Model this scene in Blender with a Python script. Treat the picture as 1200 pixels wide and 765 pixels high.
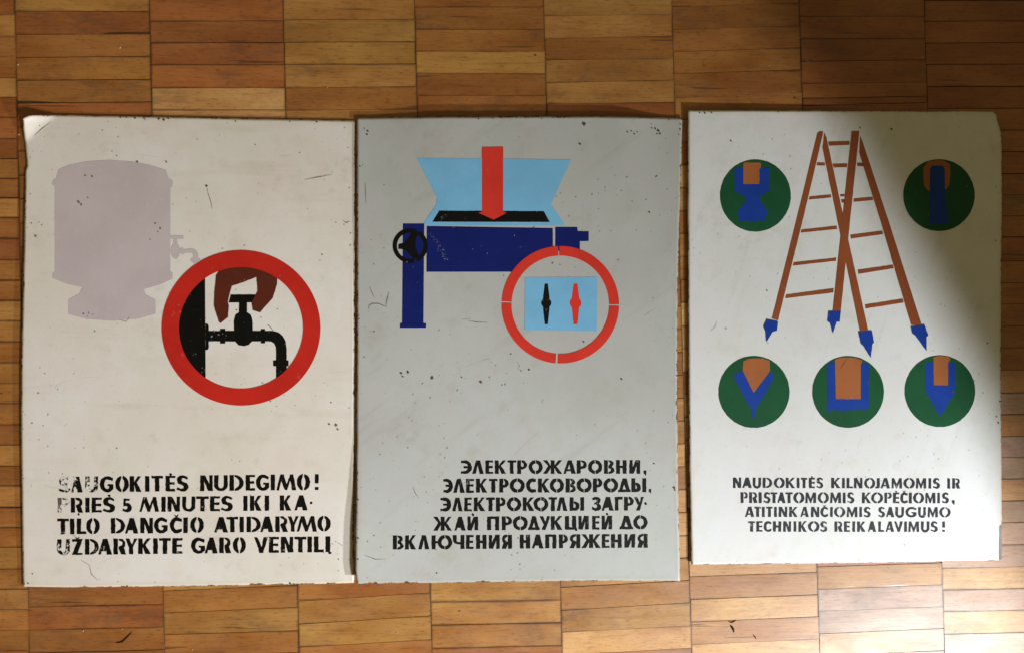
import bpy, math, random
from mathutils import Vector, Matrix
from mathutils.geometry import delaunay_2d_cdt
from mathutils import noise as mnoise
R = random.Random(7)
for o in list(bpy.data.objects): bpy.data.objects.remove(o)
scene = bpy.context.scene
COL = scene.collection

# ------------------------------------------------------------------ camera, light, exposure
F = 900.0            # focal length in photo pixels; one pixel is about a millimetre on the floor
TH = math.radians(2.4)
FWD = Vector((math.sin(TH), 0, -math.cos(TH)))
RGT = Vector((math.cos(TH), 0, math.sin(TH)))
UP = Vector((0, 1, 0))
CAM = -FWD*0.9
cam = bpy.data.objects.new('camera', bpy.data.cameras.new('camera'))
COL.objects.link(cam)
cam.location = CAM
cam.rotation_euler = Matrix((RGT, UP, -FWD)).transposed().to_euler()
cam.data.sensor_width = 36; cam.data.lens = 36*F/1200.0
cam.data.clip_start = 0.01; cam.data.clip_end = 50
scene.camera = cam

w = bpy.data.worlds.new('World'); scene.world = w; w.use_nodes = True
bg = w.node_tree.nodes['Background']
bg.inputs['Color'].default_value = (1.0, 0.80, 0.38, 1); bg.inputs['Strength'].default_value = 0.14

def spot(name, loc, target, half, blend, power, color, radius):
    l = bpy.data.lights.new(name, 'SPOT'); l.energy = power; l.color = color
    l.spot_size = 2*half; l.spot_blend = blend; l.shadow_soft_size = radius
    o = bpy.data.objects.new(name, l); COL.objects.link(o); o.location = loc
    o.rotation_euler = (Vector(target)-Vector(loc)).to_track_quat('-Z', 'Y').to_euler()
    return o
# daylight falling in from beyond the lower right corner: a near window and, further off, the room's own
spot('window_light', (0.93, -0.89, 0.65), (0.0, -0.29, 0), .490, .08, 65, (0.94, 0.975, 1.0), .045)
spot('added_glare', (1.18, -0.76, 0.92), (0.72, -0.42, 0), .29, .9, 18, (0.94, 0.97, 1.0), .09)  # added lamp: brightens the lower right and whitens the floor there
spot('daylight', (1.70, -2.0, 2.195), (-0.90, -0.479, 0), .387, .884, 365, (1.0, 0.985, 0.995), .20)
scene.view_settings.view_transform = 'Standard'
scene.view_settings.look = 'None'
scene.view_settings.exposure = 0.0; scene.view_settings.gamma = 1.0
scene.render.resolution_x = 1024; scene.render.resolution_y = 652
scene.render.engine = 'CYCLES'

def at(px, py, z=0.0):
    """photo pixel -> point on the level z (metres) of the floor's world"""
    d = FWD + RGT*((px-600)/F) + UP*((382.5-py)/F)
    t = (z-CAM.z)/d.z
    return CAM + d*t

def S(r, g, b):
    f = lambda c: (c/255/12.92) if c/255 <= .04045 else ((c/255+.055)/1.055)**2.4
    return (f(r), f(g), f(b), 1)

# ------------------------------------------------------------------ node helpers
class NT:
    def __init__(s, name):
        s.m = bpy.data.materials.new(name); s.m.use_nodes = True
        s.t = s.m.node_tree; s.n = s.t.nodes; s.b = s.n['Principled BSDF']
        s.co = s.n.new('ShaderNodeTexCoord').outputs['Object']
    def link(s, a, b): s.t.links.new(a, b)
    def shift(s, v):
        n = s.n.new('ShaderNodeMapping'); s.link(s.co, n.inputs['Vector']); n.inputs['Location'].default_value = v
        n.inputs['Rotation'].default_value = (0, 0, v[0]*1.7); s.co = n.outputs[0]
    def set(s, sock, v):
        if isinstance(v, bpy.types.NodeSocket): s.link(v, sock)
        elif v is not None: sock.default_value = v
    def mapping(s, scale, off=None, rot=None):
        n = s.n.new('ShaderNodeMapping'); s.link(s.co, n.inputs['Vector'])
        n.inputs['Scale'].default_value = scale
        if off is not None: s.set(n.inputs['Location'], off)
        if rot is not None: n.inputs['Rotation'].default_value = rot
        return n.outputs[0]
    def noise(s, scale, detail=3, rough=.55, vec=None, dist=0):
        n = s.n.new('ShaderNodeTexNoise'); s.link(vec if vec else s.co, n.inputs['Vector'])
        n.inputs['Scale'].default_value = scale; n.inputs['Detail'].default_value = detail
        n.inputs['Roughness'].default_value = rough; n.inputs['Distortion'].default_value = dist
        return n.outputs[0]
    def voro(s, scale, vec=None, rnd=1.0, out='Distance'):
        n = s.n.new('ShaderNodeTexVoronoi'); s.link(vec if vec else s.co, n.inputs['Vector'])
        n.inputs['Scale'].default_value = scale; n.inputs['Randomness'].default_value = rnd
        return n.outputs[out]
    def ramp(s, v, a, b, x=0.0, y=1.0):
        n = s.n.new('ShaderNodeMapRange'); s.set(n.inputs[0], v)
        n.interpolation_type = 'SMOOTHSTEP'
        for i, k in enumerate((a, b, x, y)): n.inputs[1+i].default_value = k
        return n.outputs[0]
    def math(s, op, a, b=None):
        n = s.n.new('ShaderNodeMath'); n.operation = op; s.set(n.inputs[0], a)
        if b is not None: s.set(n.inputs[1], b)
        return n.outputs[0]
    def mix(s, f, a, b, mode='MIX'):
        n = s.n.new('ShaderNodeMix'); n.data_type = 'RGBA'; n.blend_type = mode
        s.set(n.inputs[0], f); s.set(n.inputs[6], a); s.set(n.inputs[7], b)
        return n.outputs[2]
    def bump(s, h, strength, dist=.0005):
        n = s.n.new('ShaderNodeBump'); n.inputs['Strength'].default_value = strength
        n.inputs['Distance'].default_value = dist; s.link(h, n.inputs['Height'])
        s.link(n.outputs[0], s.b.inputs['Normal'])

# ------------------------------------------------------------------ materials
def wood_material():
    k = NT('oiled_parquet')
    oi = k.n.new('ShaderNodeObjectInfo')
    cmb = k.n.new('ShaderNodeCombineXYZ')
    k.set(cmb.inputs[0], k.math('MULTIPLY', oi.outputs['Random'], 37.0))
    k.set(cmb.inputs[1], k.math('MULTIPLY', oi.outputs['Random'], 91.0))
    add = k.n.new('ShaderNodeVectorMath'); add.operation = 'ADD'
    k.link(k.co, add.inputs[0]); k.link(cmb.outputs[0], add.inputs[1])
    base = add.outputs[0]
    def mp(sc, rz=0.0):
        n = k.n.new('ShaderNodeMapping'); k.link(base, n.inputs['Vector']); n.inputs['Scale'].default_value = sc
        n.inputs['Rotation'].default_value = (0, 0, rz); return n.outputs[0]
    # broad tone, growth figure, fine fibres, pores
    tone = k.noise(9, 2, .5, mp((1, 2.2, 1)))
    fig = k.noise(16, 5, .62, mp((.9, 5.5, 1), .06), .8)
    fib = k.noise(150, 3, .6, mp((.10, 2.4, 1), .02))
    c = k.mix(k.ramp(tone, .3, .7), oi.outputs['Color'], (0.74, .62, .52, 1), 'MULTIPLY')
    c = k.mix(k.ramp(fig, .45, .72, 0, .40), c, (.70, .54, .42, 1), 'MULTIPLY')
    por = k.noise(420, 2, .6, mp((.22, 1.3, 1)))
    c = k.mix(k.ramp(por, .56, .66, 0, .50), c, (.52, .38, .28, 1), 'MULTIPLY')
    mot = k.noise(48, 5, .75, mp((.7, 1.2, 1)))
    c = k.mix(k.ramp(mot, .52, .70, 0, .38), c, (.60, .50, .42, 1), 'MULTIPLY')
    c = k.mix(k.ramp(mot, .46, .32, 0, .45), c, (1.22, 1.16, 1.05, 1), 'MULTIPLY')
    c = k.mix(k.ramp(fib, .52, .72, 0, .38), c, (.55, .40, .30, 1), 'MULTIPLY')
    c = k.mix(k.ramp(fib, .46, .28, 0, .30), c, (1.22, 1.22, 1.25, 1), 'MULTIPLY')
    # grey grime lying in worn patches, dark pits, thin cracks along the grain
    gr = k.noise(7, 4, .65, mp((1, 1.4, 1)))
    gr2 = k.noise(60, 4, .7, mp((.7, 1.6, 1)))
    grime = k.math('MULTIPLY', k.ramp(gr, .50, .64), k.ramp(gr2, .40, .58))
    c = k.mix(k.math('MULTIPLY', grime, .32), c, (.075, .055, .042, 1))
    pit = k.voro(30, mp((.75, 1.3, 1)))
    pitm = k.math('MULTIPLY', k.ramp(pit, .055, .025), k.ramp(k.noise(5, 1, .5, mp((3, 3, 1))), .50, .56))
    c = k.mix(k.math('MULTIPLY', pitm, .85), c, (.03, .014, .008, 1))
    crack = k.noise(30, 2, .5, mp((.16, 2.6, 1), .03))
    crm = k.math('MULTIPLY', k.ramp(crack, .752, .765), 1.0)
    crm = k.math('MAXIMUM', crm, k.math('MULTIPLY', k.ramp(k.noise(22, 2, .4, mp((.30, 7, 1))), .715, .74), .7))
    c = k.mix(k.math('MULTIPLY', crm, .75), c, (.025, .012, .006, 1))
    # old dirt worked into the joints, uneven along each plank
    ge = k.n.new('ShaderNodeTexCoord').outputs['Generated']
    sp = k.n.new('ShaderNodeSeparateXYZ'); k.link(ge, sp.inputs[0])
    ey = k.math('MULTIPLY', k.math('MINIMUM', sp.outputs[1], k.math('SUBTRACT', 1.0, sp.outputs[1])), 26.0)
    ex = k.math('MULTIPLY', k.math('MINIMUM', sp.outputs[0], k.math('SUBTRACT', 1.0, sp.outputs[0])), 152.0)
    ed = k.math('MINIMUM', ey, ex)
    en = k.noise(28, 4, .65, mp((.6, 1.2, 1)))
    dirt = k.math('MULTIPLY', k.ramp(k.math('SUBTRACT', ed, k.math('MULTIPLY', en, 3.2)), .9, -1.1), k.ramp(k.noise(11, 2), .35, .6, .25, 1))
    dirt = k.math('MULTIPLY', dirt, oi.outputs['Alpha'])
    c = k.mix(k.math('MULTIPLY', dirt, .60), c, (.040, .018, .008, 1))
    k.link(c, k.b.inputs['Base Color'])
    rgh = k.ramp(k.noise(35, 4, .6, mp((.6, 1.4, 1))), .3, .7, .34, .48)
    k.link(rgh, k.b.inputs['Roughness'])
    k.b.inputs['Specular IOR Level'].default_value = .85
    h = k.math('SUBTRACT', k.math('ADD', k.math('MULTIPLY', fib, .5), k.math('MULTIPLY', gr2, .5)), k.math('MULTIPLY', crm, 1.2))
    k.bump(h, .35, .0004)
    return k.m

def paint_material(name, col, col2, rust=1.0, speck=1.0, warm=(.50, .36, .20, 1), rough=.42, edge_w=5.0):
    """old enamel on sheet steel: yellowed patches, chips, hairline scratches, rust creeping in from the rim"""
    k = NT(name); q = sum(map(ord, name)) % 17; k.shift((q*.37, q*.53, q*.11))
    big = k.noise(5, 4, .6)
    mid = k.noise(26, 5, .65)
    c = k.mix(k.ramp(big, .34, .66), col, col2)
    c = k.mix(k.ramp(mid, .50, .76, 0, .55), c, (.86, .82, .76, 1), 'MULTIPLY')
    cl = k.noise(11, 5, .7, k.mapping((1, .8, 1), (8, 3, 0)))
    c = k.mix(k.ramp(cl, .50, .62, 0, .5), c, (.93, .955, .90, 1), 'MULTIPLY')
    c = k.mix(k.ramp(cl, .48, .36, 0, .5), c, (.98, .93, .93, 1), 'MULTIPLY')
    fine = k.noise(240, 4, .7)
    c = k.mix(k.ramp(fine, .55, .8, 0, .35), c, (.72, .70, .66, 1), 'MULTIPLY')
    # wiped dirt running in long soft streaks
    st = k.noise(9, 4, .6, k.mapping((.5, 5, 1), rot=(0, 0, .5)))
    c = k.mix(k.ramp(st, .55, .75, 0, .18), c, (.62, .55, .45, 1), 'MULTIPLY')
    # chips and specks, gathered in loose groups
    grp = k.ramp(k.noise(8, 3, .6, k.mapping((1, 1, 1), (3.1, 1.7, 0))), .44, .62)
    v = k.voro(115, k.mapping((1, 1.25, 1)))
    v2 = k.noise(130, 3, .6, k.mapping((1, 1, 1), (9, 2, 0)))
    ch = k.math('MULTIPLY', k.math('MULTIPLY', k.ramp(v, .20, .12), k.ramp(v2, .50, .60)), grp)
    c = k.mix(k.math('MULTIPLY', ch, .75*speck), c, (.10, .08, .06, 1))
    v3 = k.voro(24, k.mapping((1, 1, 1), (5, 5, 0)))
    ch3 = k.math('MULTIPLY', k.ramp(v3, .045, .028), k.ramp(k.noise(9, 2), .52, .6))
    c = k.mix(k.math('MULTIPLY', ch3, .8*speck), c, (.09, .06, .04, 1))
    v4 = k.voro(70, k.mapping((1, 1, 1), (2, 9, 0)))
    ch4 = k.math('MULTIPLY', k.ramp(v4, .085, .045), k.ramp(k.noise(17, 3, .6, k.mapping((1, 1, 1), (7, 7, 0))), .48, .60))
    c = k.mix(k.math('MULTIPLY', ch4, .7*speck), c, (.24, .19, .14, 1))
    sm = k.math('MULTIPLY', k.ramp(k.noise(12, 5, .75, k.mapping((1, 1, 1), (4, 0, 0))), .56, .70), k.ramp(k.noise(90, 4, .7), .35, .65))
    c = k.mix(k.math('MULTIPLY', sm, .40*speck), c, (.42, .38, .32, 1))
    # hairlines
    for rz, off, th in ((-1.1, 6.0, .0030), (1.45, 11.0, .0028)):
        n = k.noise(7, 1.0, .4, k.mapping((.8, 3.0, 1), (off, off*.7, 0), (0, 0, rz)))
        ln = k.ramp(k.math('ABSOLUTE', k.math('SUBTRACT', n, .5)), th, th*.3)
        brk = k.ramp(k.noise(16, 2, .5, k.mapping((1, 1, 1), (off, 0, 3))), .64, .72)
        c = k.mix(k.math('MULTIPLY', k.math('MULTIPLY', ln, brk), .55*speck), c, (.18, .14, .11, 1))
    # rust at the rim, driven by a per-vertex distance from it (millimetres)
    at_ = k.n.new('ShaderNodeAttribute'); at_.attribute_name = 'rim'
    e = at_.outputs['Fac']
    en = k.noise(75, 4, .7)
    yel = k.ramp(k.math('ADD', k.math('DIVIDE', e, 22.0), k.math('MULTIPLY', big, .9)), .75, .35, 0, .5)
    c = k.mix(yel, c, warm, 'MULTIPLY')
    ru = k.ramp(k.math('ADD', k.math('DIVIDE', e, edge_w), k.math('MULTIPLY', k.noise(110, 4, .7), 2.4)), 1.42, 1.10)
    far = k.ramp(k.noise(14, 2, .5, k.mapping((1, 1, 1), (1, 8, 0))), .40, .58)
    ru = k.math('MULTIPLY', ru, far)
    rim = k.ramp(e, 1.0, .2)
    ru = k.math('MAXIMUM', ru, k.math('MULTIPLY', rim, k.ramp(en, .50, .60)))
    rc = k.mix(k.ramp(k.noise(260, 2), .4, .6), (.055, .028, .015, 1), (.26, .10, .035, 1))
    c = k.mix(k.math('MULTIPLY', ru, rust), c, rc)
    # broad soft yellow stain of old varnish and rust halo
    k.link(c, k.b.inputs['Base Color'])
    k.link(k.ramp(mid, .3, .7, rough-.05, rough+.12), k.b.inputs['Roughness'])
    k.b.inputs['Specular IOR Level'].default_value = .45
    h = k.math('SUBTRACT', k.math('ADD', k.math('MULTIPLY', fine, .25), k.math('MULTIPLY', mid, .6)), k.math('ADD', ch, ru))
    k.bump(h, .30, .0004)
    return k.m

def print_material(name, col, under, wear=.25, rough=.45, thr=.60, brush=.22, mott=.55):
    """stencilled paint: tone variation, pinholes and rubbed spots through which the ground colour shows"""
    k = NT(name); q = sum(map(ord, name)) % 23; k.shift((q*.31, q*.47, 0))
    a = k.noise(18, 4, .6); f = k.noise(300, 3, .7); m = k.noise(70, 4, .7, k.mapping((1, 1, 1), (4, 7, 0)))
    c = k.mix(k.ramp(a, .35, .66, 0, mott), col, tuple(x*.76 for x in col[:3])+(1,))
    br = k.noise(40, 4, .65, k.mapping((.35, 2.2, 1), (2, 5, 0), (0, 0, .9)))
    c = k.mix(k.ramp(br, .50, .70, 0, brush), c, tuple(min(1, x*1.12+.006) for x in col[:3])+(1,))
    c = k.mix(k.ramp(f, .55, .75, 0, .25), c, tuple(min(1, x*1.25+.004) for x in col[:3])+(1,))
    ws = k.math('MULTIPLY', k.ramp(m, thr, thr+.045), k.ramp(k.noise(200, 3, .7), .36, .50))
    v = k.ramp(k.voro(160), .10, .06)
    v = k.math('MULTIPLY', v, k.ramp(a, .50, .60))
    c = k.mix(k.math('MULTIPLY', k.math('MAXIMUM', ws, k.math('MULTIPLY', v, .5)), wear), c, under)
    k.link(c, k.b.inputs['Base Color'])
    k.b.inputs['Roughness'].default_value = rough
    k.b.inputs['Specular IOR Level'].default_value = .22
    k.bump(f, .12, .0002)
    return k.m

def plain(name, col, rough=.6):
    k = NT(name); n = k.noise(60, 3)
    k.link(k.mix(k.ramp(n, .3, .7), col, tuple(x*.6 for x in col[:3])+(1,)), k.b.inputs['Base Color'])
    k.b.inputs['Roughness'].default_value = rough
    return k.m

WOOD = wood_material()
JOINT = plain('dark_joint_filler', (.020, .012, .008, 1), .9)
CREAM = S(236, 231, 225); GREY = S(192, 195, 193); WHITE = S(232, 234, 236)
P1 = paint_material('cream_enamel', CREAM, S(229, 221, 210), 1.0, .8, (.86, .74, .54, 1), .40, 4.5)
P2 = paint_material('grey_enamel', GREY, S(186, 187, 184), 1.0, 1.1, (.86, .78, .62, 1), .42, 5.0)
P3 = paint_material('white_enamel', WHITE, S(229, 230, 230), .8, .55, (.88, .80, .64, 1), .40, 3.0)
M_BLACK1 = print_material('black_stencil_paint', (.004, .0035, .003, 1), CREAM, .3, .45, .64)
M_FADED = print_material('rubbed_black_stencil_paint', (.006, .005, .004, 1), CREAM, 1.0, .5, .515)
M_GHOST = print_material('nearly_gone_stencil_paint', S(104, 96, 90), CREAM, .8, .5, .54)
M_BLACK2 = print_material('black_stencil_paint_on_grey', (.004, .004, .004, 1), GREY, .25, .45, .64)
M_BLACK3 = print_material('charcoal_stencil_paint', (.028, .030, .038, 1), WHITE, .35, .45, .62)
M_MAUVE = print_material('mauve_grey_paint', (.60, .52, .53, 1), CREAM, .12, .42, .68, .06, .28)
M_RED = print_material('red_paint', (.60, .024, .015, 1), CREAM, .10, .42, .66)
M_RED2 = print_material('orange_red_paint', (.74, .045, .028, 1), GREY, .10, .42, .66)
M_HAND = print_material('brown_paint', (.115, .022, .012, 1), CREAM, .15, .42, .66)
M_SKY = print_material('light_blue_paint', (.21, .52, .80, 1), GREY, .22, .42, .64, .10, .35)
M_NAVY = print_material('navy_paint', S(18, 32, 108), GREY, .16, .42, .68)
M_GREEN = print_material('green_paint', (.012, .096, .038, 1), WHITE, .06, .42, .66)
M_BLUE = print_material('blue_paint', (.010, .054, .36, 1), WHITE, .06, .42, .66)
M_TAN = print_material('tan_paint', (.42, .14, .048, 1), WHITE, .08, .42, .66)
M_LADDER = print_material('reddish_brown_paint', (.32, .085, .030, 1), WHITE, .08, .42, .66)

# ------------------------------------------------------------------ object helpers
def obj(name, me, parent=None, mat=None):
    o = bpy.data.objects.new(name, me); COL.objects.link(o)
    if mat is not None: me.materials.append(mat)
    if parent: o.parent = parent
    return o

# ------------------------------------------------------------------ the parquet floor
def edge_x(i, y):   # boundary of column i at photo row y
    top = [-140, 17, 175, 331.6, 485.6, 637, 787, 936.4, 1083, 1229]
    bot = [-125, 34, 192.6, 350.2, 506, 658.6, 810.2, 960.2, 1106.6, 1252]
    t = y/750.0
    return top[i] + (bot[i]-top[i])*t
lines = [
 # per column: list of (y left, y right); the hidden stretch under the signs is filled in evenly
 [(-31,-31),(-7,-7),(17,17),(42.6,42.6),(66,66),(91,91),(114,114),(137.8,137.8),(162.3,162),(186,186),(209,209),(232,232),(255,255),(279.6,279.5),(304.6,304.5),(328.5,328.3),(352.4,352.2),(376,375.7),(400.5,400.2),(425.5,425),(449.5,449),(473,472.6),(497.7,497.2),(521.5,521),(546.3,546),(569,568.6),(594.6,594.2),(618.4,618),(641.5,641),(666.7,666),(690.6,690),(714.5,713.8),(739,738.3),(763,762),(788,787)],
 [(-13,-13),(13.8,13.4),(41,39.8),(68,66),(94.5,93),(121.3,119.5),'f20',(684.5,681),(711,707.5),(738,734),(765,760.5),(792,787)],
 [(-1,-2),(25.4,24.4),(51,50),(77,76),(103.6,102.6),(129.5,129),'f20',(666,659),(692,685),(718,711),(743.3,738),(769,764),(795,790)],
 [(-2,-3.5),(24,22.6),(50,48.4),(76,75),(104,101.4),(130,127.6),'f20',(677,667),(704,694),(731,721),(758,749),(785,776)],
 [(-18,-18),(8.6,8.4),(35.2,34.4),(60.8,60.2),(86.6,86.2),(112.8,111.6),(139,137.5),'f20',(678.5,676.5),(705,702.5),(732,729),(759.5,755.6),(786,782)],
 [(-7,-9.5),(19.4,16.5),(45.8,42.5),(71,68.3),(97.6,94),(122.4,119.8),(148.5,145),'f19',(661,653),(688,679.6),(715,705.6),(740.5,732.6),(767,758.5),(794,785)],
 [(-18,-22),(8.2,3.6),(35.4,30.5),(61,56),(87,82.1),(115.4,107.6),(141,134),'f19',(649,644),(675.4,670),(702,696),(728.6,722),(755,748),(782,775)],
 [(-6,-7),(20,19),(46,45),(72.4,70.4),(98.4,96.4),(115.6,113),(124.4,120.5),(150,147),'f19',(638,633),(664,659),(690.6,684.4),(716,710),(742,735.6),(768,761.6),(794,787)],
 [(-25,-26),(1,0.6),(25.6,24.6),(51,49.3),(76,75.3),(102,101.3),(128,127),(153.5,152.3),(179,177.5),(205,203),(230.2,228),(254.6,252.4),(279.4,277),(308,305),(333,331),(358,355),(383.7,381),(409,406.4),(435,432),(461.5,459),(487,484.5),(512.5,510),(537,534.2),(562.3,559.3),(588.3,585),(613.7,610.7),(639.7,636.5),(665.6,662.6),(691,688),(716.4,713.3),(742.6,739.4),(768.5,765),(794,790)],
]
def expand(L):
    out = []
    for i, a in enumerate(L):
        if isinstance(a, str):
            n = int(a[1:]); p, q = L[i-1], L[i+1]
            for j in range(1, n): out.append((p[0]+(q[0]-p[0])*j/n, p[1]+(q[1]-p[1])*j/n))
        else: out.append(a)
    return out
# the woods: beech-like reddish, mid brown, honey, pale, and pinkish pales with window glare mixed in
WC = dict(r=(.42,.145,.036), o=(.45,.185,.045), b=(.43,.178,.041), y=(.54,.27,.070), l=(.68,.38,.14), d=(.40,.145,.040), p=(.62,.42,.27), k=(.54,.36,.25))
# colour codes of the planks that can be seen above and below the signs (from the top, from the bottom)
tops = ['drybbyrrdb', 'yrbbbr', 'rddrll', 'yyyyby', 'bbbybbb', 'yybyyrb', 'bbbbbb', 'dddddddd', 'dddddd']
bots = ['byobyoyobb', 'rorob', 'yoyoy', 'yoyyb', 'yyyyo', 'yyylb', 'lylyl', 'ykklk', 'lklkk']  # last two columns include the glare-whitened tone
floor_me = bpy.data.meshes.new('floor')
z0 = -.0095
v = [(-3, -3, z0), (3, -3, z0), (3, 3, z0), (-3, 3, z0)]
floor_me.from_pydata(v, [], [(0, 1, 2, 3)])
floor = obj('floor', floor_me, None, JOINT)
floor['kind'] = 'structure'
floor['label'] = 'oiled wooden strip parquet floor laid in offset columns of short planks'

def plank_mesh(q, top, gap=.00028):
    """q: four (x, y) corners, clockwise from upper left; small arris round the top"""
    cx = sum(p.x for p in q)/4; cy = sum(p.y for p in q)/4
    def inset(d, z):
        out = []
        for p in q:
            out.append((p.x - math.copysign(d, p.x-cx), p.y - math.copysign(d, p.y-cy), z))
        return out
    bv = .00003
    tl = [R.uniform(-.00008, .00008) for _ in range(4)]
    a = inset(gap, z0+.0002); b = inset(gap, top-bv); c = inset(gap+bv, top)
    c = [(x, y, z+t) for (x, y, z), t in zip(c, tl)]
    V = a+b+c; Fc = [(11, 10, 9, 8)]
    for k in range(4):
        n = (k+1) % 4
        Fc += [(k, k+4, n+4, n), (k+4, k+8, n+8, n+4)]
    return V, Fc
count = 0
for ci, L in enumerate(lines):
    L = expand(L); n = len(L)-1
    for j in range(n):
        (a, b), (c, d) = L[j], L[j+1]
        q = [at(edge_x(ci, a), a), at(edge_x(ci+1, b), b), at(edge_x(ci+1, d), d), at(edge_x(ci, c), c)]
        V, Fc = plank_mesh(q, R.uniform(-.0002, .0002), R.choice((.00012, .0002, .0003, .00045)))
        me = bpy.data.meshes.new('plank'); me.from_pydata(V, [], [f for f in Fc])
        me.materials.append(WOOD)
        o = bpy.data.objects.new('plank', me); COL.objects.link(o); o.parent = floor
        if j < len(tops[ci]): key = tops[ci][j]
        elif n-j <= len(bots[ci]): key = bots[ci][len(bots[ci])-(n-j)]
        elif ci == 8 and c > 450: key = R.choice('klkkl')  # lower right strip: floor glare painted into the plank colour
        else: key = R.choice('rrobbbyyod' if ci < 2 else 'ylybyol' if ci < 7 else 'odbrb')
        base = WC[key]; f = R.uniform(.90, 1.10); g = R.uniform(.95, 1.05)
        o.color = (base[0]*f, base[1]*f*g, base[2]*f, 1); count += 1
# the same floor going on outside the picture, one mesh of joined planks per wood tone
def edge_far(i, y):
    if i < 0: return edge_x(0, y)+152*i
    if i > 9: return edge_x(9, y)+146*(i-9)
    return edge_x(i, y)
key_mesh = {}
for ic in range(-7, 17):
    spans = []
    if 0 <= ic < 9:
        L = expand(lines[ic])
        for k in range(45):
            a, b = L[0]; c, d = L[-1]
            spans.append(((a-26*(k+1), b-26*(k+1)), (a-26*k, b-26*k)))
            spans.append(((c+26*k, d+26*k), (c+26*(k+1), d+26*(k+1))))
    else:
        off = R.uniform(0, 26)
        for k in range(-45, 75): spans.append(((off+26*k, off+26*k-3), (off+26*k+26, off+26*k+23)))
    for (a, b), (c, d) in spans:
        q = [at(edge_far(ic, a), a), at(edge_far(ic+1, b), b), at(edge_far(ic+1, d), d), at(edge_far(ic, c), c)]
        V, Fc = plank_mesh(q, R.uniform(-.0001, .0001))
        kk = R.choice('robydy'); st = key_mesh.setdefault(kk, ([], []))
        b0 = len(st[0]); st[0].extend(V); st[1].extend([tuple(i+b0 for i in f) for f in Fc])
for kk, (V, Fc) in key_mesh.items():
    me = bpy.data.meshes.new('plank_field'); me.from_pydata(V, [], Fc)
    o = obj('plank_field', me, floor, WOOD); o['kind'] = 'stuff'; o.color = (*WC[kk], 0)
print('planks', count)

# ------------------------------------------------------------------ sheet signs
def sstep(x, a, b):
    t = max(0, min(1, (x-a)/(b-a))); return t*t*(3-2*t)
def h1(x, y):
    u = (x-27)/389; v_ = (y-136)/550
    z = .0022+.0035*max(0, 1-u)**3*(.3+.7*math.sin(math.pi*min(1, max(0, v_)))) + .0020*math.sin(math.pi*u)*math.sin(math.pi*v_*1.0)
    # lifted upper left corner, creased along a line from the left edge to the top edge
    nx, ny = 35.0, 39.0; l = math.hypot(nx, ny); d = -((x-28)*nx+(y-169)*ny)/l
    z += .001*(.36*max(0, d) + .006*max(0, d-0)**2) if d > 0 else 0
    d2 = d-21
    if d2 > 0: z += .001*.35*d2
    z -= .0012*sstep(x, 395, 416)*sstep(y, 540, 640)
    return z
def h2(x, y):
    u = (x-418)/380; v_ = (y-138)/545
    z = .0026 + .0068*max(0, 1-v_*1.25)**5*sstep(u, .02, .30)*(1-sstep(u, .80, .97))
    z += .0030*max(0, 1-u*2.2)**2*(1-.75*math.sin(math.pi*min(1, max(0, v_*1.0)))**2)
    z += .0052*max(0, 1-u*2.6)**2*sstep(v_, .66, .95)
    z += .0015*math.sin(2.2*u+1.2)*math.sin(math.pi*v_)
    return z
def h3(x, y):
    u = (x-806)/366; v_ = (y-130)/528
    z = .0030+.0012*max(0, 1-u*2.0)**2 + .0014*math.sin(math.pi*u)*math.sin(math.pi*v_) + .002*max(0, 1-v_*3)**2
    z -= .0014*sstep(x, 1167.5, 1174.5)*sstep(y, 165, 330)
    z -= .0012*sstep(x, 1158, 1170)*(1-sstep(y, 132, 175))
    return z

def poly_at(P, t):   # polyline by its parameter 0..1 (even in length)
    d = [0]
    for a, b in zip(P, P[1:]): d.append(d[-1]+math.hypot(b[0]-a[0], b[1]-a[1]))
    s = t*d[-1]
    for i in range(len(P)-1):
        if s <= d[i+1] or i == len(P)-2:
            k = (s-d[i])/(d[i+1]-d[i]); return (P[i][0]+(P[i+1][0]-P[i][0])*k, P[i][1]+(P[i+1][1]-P[i][1])*k)

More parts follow.
